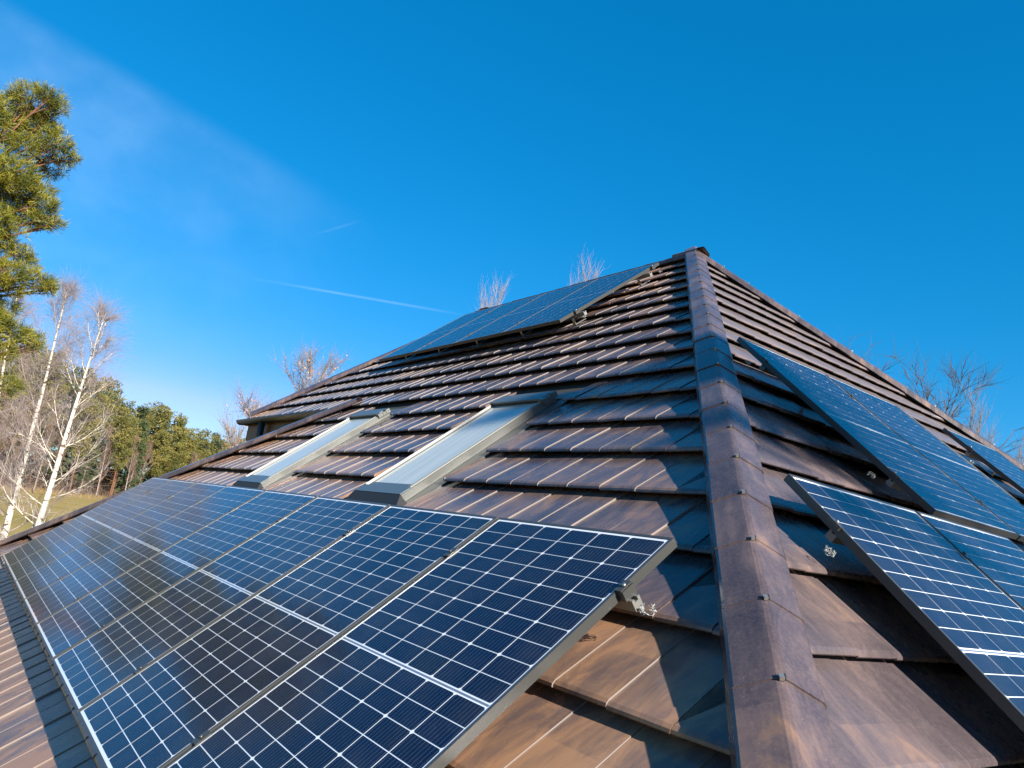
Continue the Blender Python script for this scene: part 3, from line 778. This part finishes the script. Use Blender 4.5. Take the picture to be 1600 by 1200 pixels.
birch = dict(limbs=38, t0=0.2, e0=18, e1=62, len=0.27, taper=.6, lr=.17, up=.05, sub=8, tw=13, twl=1.05, tww=.0034, droop=.15, spread=.8, tup=.1, wig=.024)
place_bare('birch_tree', 11, at(176.15, 34), 12.0, 0.15, birch, M_birch, M_paletwig, M_birchtwig, 'white birch with bare twigs, left of the two that cross the meadow', group='bare birches on the meadow', rot=1.0)
place_bare('birch_tree', 23, at(174.75, 31), 10.9, 0.14, dict(birch, limbs=38, t0=.14, e0=5, lr=.2), M_birch, M_birch, M_birchtwig, 'white birch with long side limbs, right of the two that cross the meadow', group='bare birches on the meadow', rot=2.2)
place_bare('birch_tree', 31, at(178.0, 40), 12.4, 0.16, birch, M_birch, M_paletwig, M_birchtwig, 'white birch trunk at the left picture edge under the big pine', group='bare birches on the meadow', rot=4)

# trees looking over the roof
sap = dict(limbs=26, t0=0.25, e0=40, e1=75, len=0.30, taper=.5, lr=.4, up=.10, sub=8, tw=9, twl=.8, tww=.010, spread=.5, tup=.35)
def leaves_on(n_each, size, mat_):
    def f(st_, seed):
        r = np.random.RandomState(seed); P = np.array(st_)[r.rand(len(st_)) < n_each]
        P = P + r.normal(size=P.shape) * 0.12; n = len(P); a = r.normal(size=(n, 3)); a /= np.linalg.norm(a, axis=1)[:, None]
        b = np.cross(a, r.normal(size=(n, 3))); b /= np.linalg.norm(b, axis=1)[:, None]; s = size * r.uniform(.6, 1.3, (n, 1))
        V = np.stack([P, P + a * s + b * s * .5, P + a * s * 2, P + a * s - b * s * .5], 1).reshape(-1, 3)
        return npmesh('leaves', V, np.arange(n * 4).reshape(-1, 4), mat_)
    return f
place_bare('leafy_tree', 41, at(159.2, 30), 10.0, 0.14, dict(sap, limbs=34, len=.40, tw=8, e0=15, e1=60, tup=.1, tww=.006, sub=9), M_barkgrey, M_barkgrey, M_barkgrey, 'thin tree with withered reddish leaves behind the left hip of the upper roof', extra=leaves_on(.9, .035, M_dryleaf))
place_bare('leafy_tree', 43, at(163.0, 27), 7.8, 0.10, dict(sap, limbs=30, len=.42, tw=7, e0=15, e1=55, tup=.1, tww=.006), M_barkgrey, M_barkgrey, M_barkgrey, 'small tree with sparse withered leaves behind the roof corner gutter', extra=leaves_on(.7, .035, M_dryleaf))
whip = dict(limbs=34, t0=0.35, e0=45, e1=80, len=0.34, taper=.35, lr=.4, up=.22, sub=7, tw=8, twl=.9, tww=.0055, spread=.3, tup=.9)
place_bare('bare_tree', 51, at(148.0, 30), 13.2, 0.15, whip, M_barkgrey, M_paletwig, M_paletwig, 'bare pale treetop of upright shoots showing over the upper panel row', group='bare trees behind the roof')
place_bare('bare_tree', 52, at(141.4, 30), 14.7, 0.16, whip, M_barkgrey, M_paletwig, M_paletwig, 'bare pale treetop showing above the ridge, nearest the roof apex', group='bare trees behind the roof')
will = dict(limbs=24, t0=0.45, e0=15, e1=62, len=0.44, taper=.35, lr=.42, up=.02, sub=7, tw=7, twl=.75, tww=.006, spread=.7, tup=.12, wig=.05)
place_bare('bare_tree', 61, at(119.8, 24), 11.0, 0.2, will, M_barkdark, M_barkdark, M_barkdark, 'dark bare tree with fine spreading twigs behind the right-hand hip', group='bare trees behind the roof')
place_bare('bare_tree', 62, at(116.4, 24), 10.3, 0.2, dict(will, e0=5, e1=50), M_barkdark, M_barkdark, M_barkdark, 'dark bare tree with a long slanting limb right of the hip line', group='bare trees behind the roof')
for i, (az, H) in enumerate(((115.4, 10.8), (113.6, 11.2), (111.6, 10.0), (109.8, 9.6))):
    place_bare('bare_tree', 70 + i, at(az, 30), H, 0.12, dict(whip, limbs=18, sub=5, tw=6, e0=30, len=.3), M_barkgrey, M_barkgrey, M_barkgrey,
        ['bare sapling of upright shoots, first right of the dark spreading trees', 'tall bare sapling second right of the dark spreading trees', 'bare sapling third right of the dark trees, low over the hip', 'bare sapling at the right picture edge over the farthest panel'][i], group='bare trees behind the roof')

# ---- needle foliage
def tufts(centres, normals, size, blades, width, seed, spread=0.9):
    """each tuft: thin pointed blades fanning out from one point"""
    r = np.random.RandomState(seed); C = np.repeat(np.array(centres), blades, 0); Nn = np.repeat(np.array(normals), blades, 0)
    n = len(C); d = Nn + r.normal(size=(n, 3)) * spread; d /= np.linalg.norm(d, axis=1)[:, None]
    s = np.cross(d, r.normal(size=(n, 3))); s /= np.linalg.norm(s, axis=1)[:, None]
    L = size * r.uniform(.55, 1.15, (n, 1)); wv = width * r.uniform(.7, 1.3, (n, 1)); st_ = C + r.normal(size=(n, 3)) * size * .22
    V = np.stack([st_ - s * wv * .5, st_ + s * wv * .5, st_ + d * L + s * wv * .3, st_ + d * L - s * wv * .3], 1).reshape(-1, 3)
    return V, np.arange(n * 4).reshape(-1, 4)
def clump_points(c, rad, n, seed, flat=0.6):
    r = np.random.RandomState(seed); d = r.normal(size=(n, 3)); d /= np.linalg.norm(d, axis=1)[:, None]
    rr = r.uniform(.35, 1.0, (n, 1)) ** .6; P = d * rr * rad; P[:, 2] *= flat
    lump = np.sin(P[:, 0:1] * 5 + seed) * np.cos(P[:, 1:2] * 6 + seed * 2) * 0.12 * rad
    nrm = d * .7 + np.array([0, 0, .5]); return P + lump * d + np.array(c), nrm

def big_pine(name, loc, H, clumps, label, seed, r0=0.24, dens=1.0, mtn=None, leanx=0.0):
    r = random.Random(seed); W = T(*loc); root = put(name, None, W, None, label=label, category='tree')
    tr = MB(); pts, rad = limb(r, (0, 0, 0), (leanx, 0, 1), H * 0.97, r0, 0.06, 12, 0.012, 0.03); tr.tube(pts, rad, 10)
    put('trunk', tr.mesh('trunk', M_bark), W, root)
    lb = MB(); parts = []
    for i, (c, cr) in enumerate(clumps):
        c = Vector(c) - Vector(loc)
        # limb from trunk to clump
        hz = max(1.0, c.z - 0.45 * Vector((c.x - pts[6].x, c.y - pts[6].y)).length); k = min(len(pts) - 1.01, hz / (H * 0.97) * (len(pts) - 1)); a = int(k)
        p = pts[a].lerp(pts[a + 1], k - a); mid = p.lerp(c, .5) + Vector((0, 0, -0.15)) + rvec(r) * .1
        lb.tube([p, mid, c], [0.045, .03, .012], 6)
        for q in range(7):
            e = c + rvec(r) * cr * .8; lb.tube([mid.lerp(c, r.uniform(.3, 1)), e], [0.016, 0.006], 4, cap=False)
        npnt = int(270 * dens * (cr / 0.7) ** 2); P, Nn = clump_points(c, cr, npnt, seed * 31 + i)
        parts.append(tufts(P, Nn, 0.155, 13, 0.0105, seed * 17 + i, .62))
    put('limbs', lb.mesh('limbs', M_bark), W, root)
    V, F = join(*parts); put('crown', npmesh('crown', V, F, mtn or M_needle), W, root, kind='stuff')
    return root
def apt(u, v, D):
    d = dirpx(u, v); k = D / math.hypot(d.x, d.y); return CAM + d * k
pine_loc = at(183.6, 21.5)
pr = random.Random(5); cl_ = []
for (u, v, rp, dz) in [(52,158,30,0),(25,178,34,.5),(-20,190,45,0),(-70,170,55,.3),(78,150,17,-.2),(93,168,12,.1),(60,200,30,.3),(88,222,22,-.2),(40,232,26,0),(103,246,17,0),(80,262,18,.4),(10,268,34,-.3),(-50,260,55,.2),
                    (35,300,30,0),(62,292,20,.3),(68,318,18,-.1),(22,322,24,.2),(40,342,20,.1),(70,344,20,0),(85,350,10,0),(-10,345,26,0),(5,380,20,.4),(30,395,16,0),(42,410,14,.2),(-40,420,40,.2),(10,425,22,-.3),(22,452,16,0),
                    (62,440,20,0),(75,452,12,.2),(50,432,12,0),(5,480,18,.2),(-30,500,35,0),(22,520,22,0),(45,530,17,.2),(58,540,10,0),(5,550,18,0),(10,600,20,.3),(-60,340,60,0),(-90,480,60,0),(-120,260,70,0)]:
    D = 21.0 + dz * 1.5; p = apt(u, v, D); cl_.append((p, rp / 1187 * D * 1.08))
big_pine('pine_tree', pine_loc, 11.6, cl_, 'tall yellow-green pine at the left picture edge, higher than the roof', 3)

# pine standing off to the right of the camera; its upper limbs shade the hip
sh = []
for (y, w_, r_, dt_) in [(1.5,1.72,.27,0),(1.46,1.42,.2,.4),(1.92,1.85,.27,.2),(1.9,1.45,.30,-.4),(1.02,.84,.11,.2),(1.5,.90,.13,0),(1.95,.86,.13,.3),(1.25,2.02,.10,.1),(1.62,1.18,.2,-.3),(2.05,1.12,.2,.2),(1.45,2.0,.17,.3),(2.05,1.65,.24,.1),(1.0,.2,.10,0),(1.35,.35,.09,.2),(1.7,.1,.12,-.2),(2.2,.5,.12,.1)]:
    t_ = 17.0 + dt_; ce, se = math.cos(SUN_EL), math.sin(SUN_EL)
    sh.append((Vector((-w_ * se + t_ * ce, y + t_ * ce * math.tan(SUN_AZ), w_ * ce + t_ * se)), r_))
big_pine('pine_tree', (14.8, 4.9, GZ), 14.6, sh, 'pine in the garden on the sunny side of the house, its limbs shading the hip', 9, r0=0.2, dens=4.0)

# ---- forest edge beyond the meadow
def forest_variant(kind, seed):
    r = random.Random(seed); rn = np.random.RandomState(seed); H = 1.0
    tr = MB()
    if kind in ('pine', 'spruce'):
        h = 20.0; pts, rad = limb(r, (0, 0, 0), (0, 0, 1), h * .95, 0.22, 0.05, 8, .02, .02); tr.tube(pts, rad, 6)
        P = []; Nn = []
        base = .38 if kind == 'pine' else .12
        n = 48 if kind == 'pine' else 60
        for i in range(n):
            t = base + (1 - base) * (i + r.random()) / n; az = r.uniform(0, 6.28)
            if kind == 'pine': R = 3.1 * math.sin(math.pi * min(1, (1 - t) / (1 - base) * .85 + .15)) ** .6 * r.uniform(.55, 1.1)
            else: R = 3.3 * (1 - t) ** .75 * r.uniform(.6, 1.05) + .2
            c = (R * math.cos(az) * .7, R * math.sin(az) * .7, t * h); cr = (1.25 if kind == 'pine' else .95) * r.uniform(.7, 1.25)
            p, q = clump_points(c, cr, 34, seed * 100 + i, .55); P.append(p); Nn.append(q)
        V, F = tufts(np.concatenate(P), np.concatenate(Nn), .42, 3, .15, seed)
        dd = MB()
        for i in range(14):
            z = r.uniform(2.5, h * base + 2); a = r.uniform(0, 6.28); L = r.uniform(1, 2.5); q = (L * math.cos(a), L * math.sin(a), z + r.uniform(-.3, .5)); tr.tube([(0, 0, z), q], [.05, .02], 3, cap=False)
        return tr.mesh('trunk', M_bark if kind == 'pine' else M_barkgrey), npmesh('crown', V, F, M_fpine if kind == 'pine' else M_fpine2)
    st = dict(limbs=20, t0=0.25, e0=35, e1=78, len=0.26, taper=.5, lr=.5, up=.10, sub=6, tw=7, twl=1.7, tww=.030, spread=.5, tup=.5)
    tr, lb, (V, F), _ = bare_tree(seed, 17.0, 0.16, st)
    tr.add(lb.v, lb.f)
    pale = seed % 2
    return tr.mesh('trunk', M_barkgrey if not pale else M_paletwig), npmesh('crown', V, F, M_barkred)
VAR = {'pine': [forest_variant('pine', 100 + i) for i in range(5)], 'spruce': [forest_variant('spruce', 200 + i) for i in range(3)], 'bare': [forest_variant('bare', 300 + i) for i in range(4)]}
LAB = {'pine': ('forest_pine', 'tall green pine in the dense wood beyond the meadow', 'pines of the wood beyond the meadow'),
       'spruce': ('forest_spruce', 'dark conical spruce in the dense wood beyond the meadow', 'spruces of the wood beyond the meadow'),
       'bare': ('forest_bare_tree', 'leafless brown tree at the edge of the wood beyond the meadow', 'leafless trees of the wood beyond the meadow')}
fr = random.Random(77)
def edge_dist(az):
    pts = [(196, 118), (188, 140), (180, 160), (171, 205), (165, 262), (160, 320), (150, 420)]
    for (a, da), (b, db) in zip(pts[:-1], pts[1:]):
        if b <= az <= a: return da + (db - da) * (a - az) / (a - b)
    return 420 if az < 150 else 118
for row in range(5):
    az = 193.0 + row * .3
    while az > 158:
        D = edge_dist(az) + row * 8 + fr.uniform(-3, 3)
        step = math.degrees((2.6, 3.4, 4.0, 4.8, 6.0)[row] / D) * fr.uniform(.7, 1.35)
        az -= step
        left = az > 173.5
        if row == 0: kind = fr.choices(['bare', 'pine', 'spruce'], [7, 1, .4] if left else [2.0, 4, 1.5])[0]
        else: kind = fr.choices(['bare', 'pine', 'spruce'], [1.5, 6, .6] if left else [.8, 5, 1.6])[0]
        hscale = {0: .84, 1: 1.0, 2: 1.12, 3: 1.18, 4: 1.2}[row] * fr.uniform(.88, 1.12)
        hscale *= 1.14 if az > 172 else 1.04
        if az < 168: hscale *= .95
        if az < 162.5 and fr.random() < .5: continue
        tm, cm = fr.choice(VAR[kind]); x, y, z = at(az, D, GZ)
        W = T(x, y, z - .05) @ Matrix.Rotation(fr.uniform(0, 6.28), 4, 'Z') @ Matrix.Diagonal((hscale * fr.uniform(.85, 1.15), hscale * fr.uniform(.85, 1.15), hscale, 1))
        nm, lab, grp = LAB[kind]
        root = put(nm, None, W, None, label=lab, category='tree', group=grp)
        put('trunk', tm, W, root); put('crown', cm, W, root)
# brushwood at the foot of the wood
rn = np.random.RandomState(4); azs = rn.uniform(158, 194, 9000)
Dd = np.array([edge_dist(a) for a in azs]) + rn.uniform(-2.5, 26, 9000)
P = np.stack([CAM.x + Dd * np.cos(np.radians(azs)), CAM.y + Dd * np.sin(np.radians(azs)), np.full(9000, GZ)], 1)
dn = rn.normal(size=(9000, 3)) * .25 + np.array([0, 0, 1]); dn /= np.linalg.norm(dn, axis=1)[:, None]
V, F, _, _ = twig_quads(P, dn, rn.uniform(1.0, 5.0, 9000), rn.uniform(.02, .05, 9000), 3, 0, 9)
put('brushwood', npmesh('brushwood', V, F, M_barkred), None, None, kind='stuff')
# young growth filling the wood under the crowns
rn = np.random.RandomState(14); n_ = 3400; azs = rn.uniform(157, 194, n_); Dd = np.array([edge_dist(a) for a in azs]) + rn.uniform(3, 46, n_)
P = []; Nn = []
for i in range(n_):
    c = (CAM.x + Dd[i] * math.cos(math.radians(azs[i])), CAM.y + Dd[i] * math.sin(math.radians(azs[i])), GZ + rn.uniform(.4, 10.0) * rn.uniform(.4, 1))
    p, q = clump_points(c, rn.uniform(1.0, 2.2), 16, i, .7); P.append(p); Nn.append(q)
V, F = tufts(np.concatenate(P), np.concatenate(Nn), .55, 2, .22, 15)
M_under = leafmat('undergrowth_leaves', (0.040, 0.040, 0.018), (0.10, 0.072, 0.038), 0.15)
put('undergrowth', npmesh('undergrowth', V, F, M_under), None, None, kind='stuff')
# tall dry grass along the field margin
azs = rn.uniform(158, 194, 12000); Dd = np.array([edge_dist(a) for a in azs]) + rn.uniform(-6, 4, 12000)
P = np.stack([CAM.x + Dd * np.cos(np.radians(azs)), CAM.y + Dd * np.sin(np.radians(azs)), np.full(12000, GZ)], 1)
dn = rn.normal(size=(12000, 3)) * .3 + np.array([0, 0, 1]); dn /= np.linalg.norm(dn, axis=1)[:, None]
V, F, _, _ = twig_quads(P, dn, rn.uniform(.4, 1.1, 12000), rn.uniform(.03, .07, 12000), 1, 0, 10)
M_dry = noisy('dry_grass', (0.26, 0.18, 0.08), (0.18, 0.13, 0.05), .2)
put('dry_grass', npmesh('dry_grass', V, F, M_dry), None, None, kind='stuff')
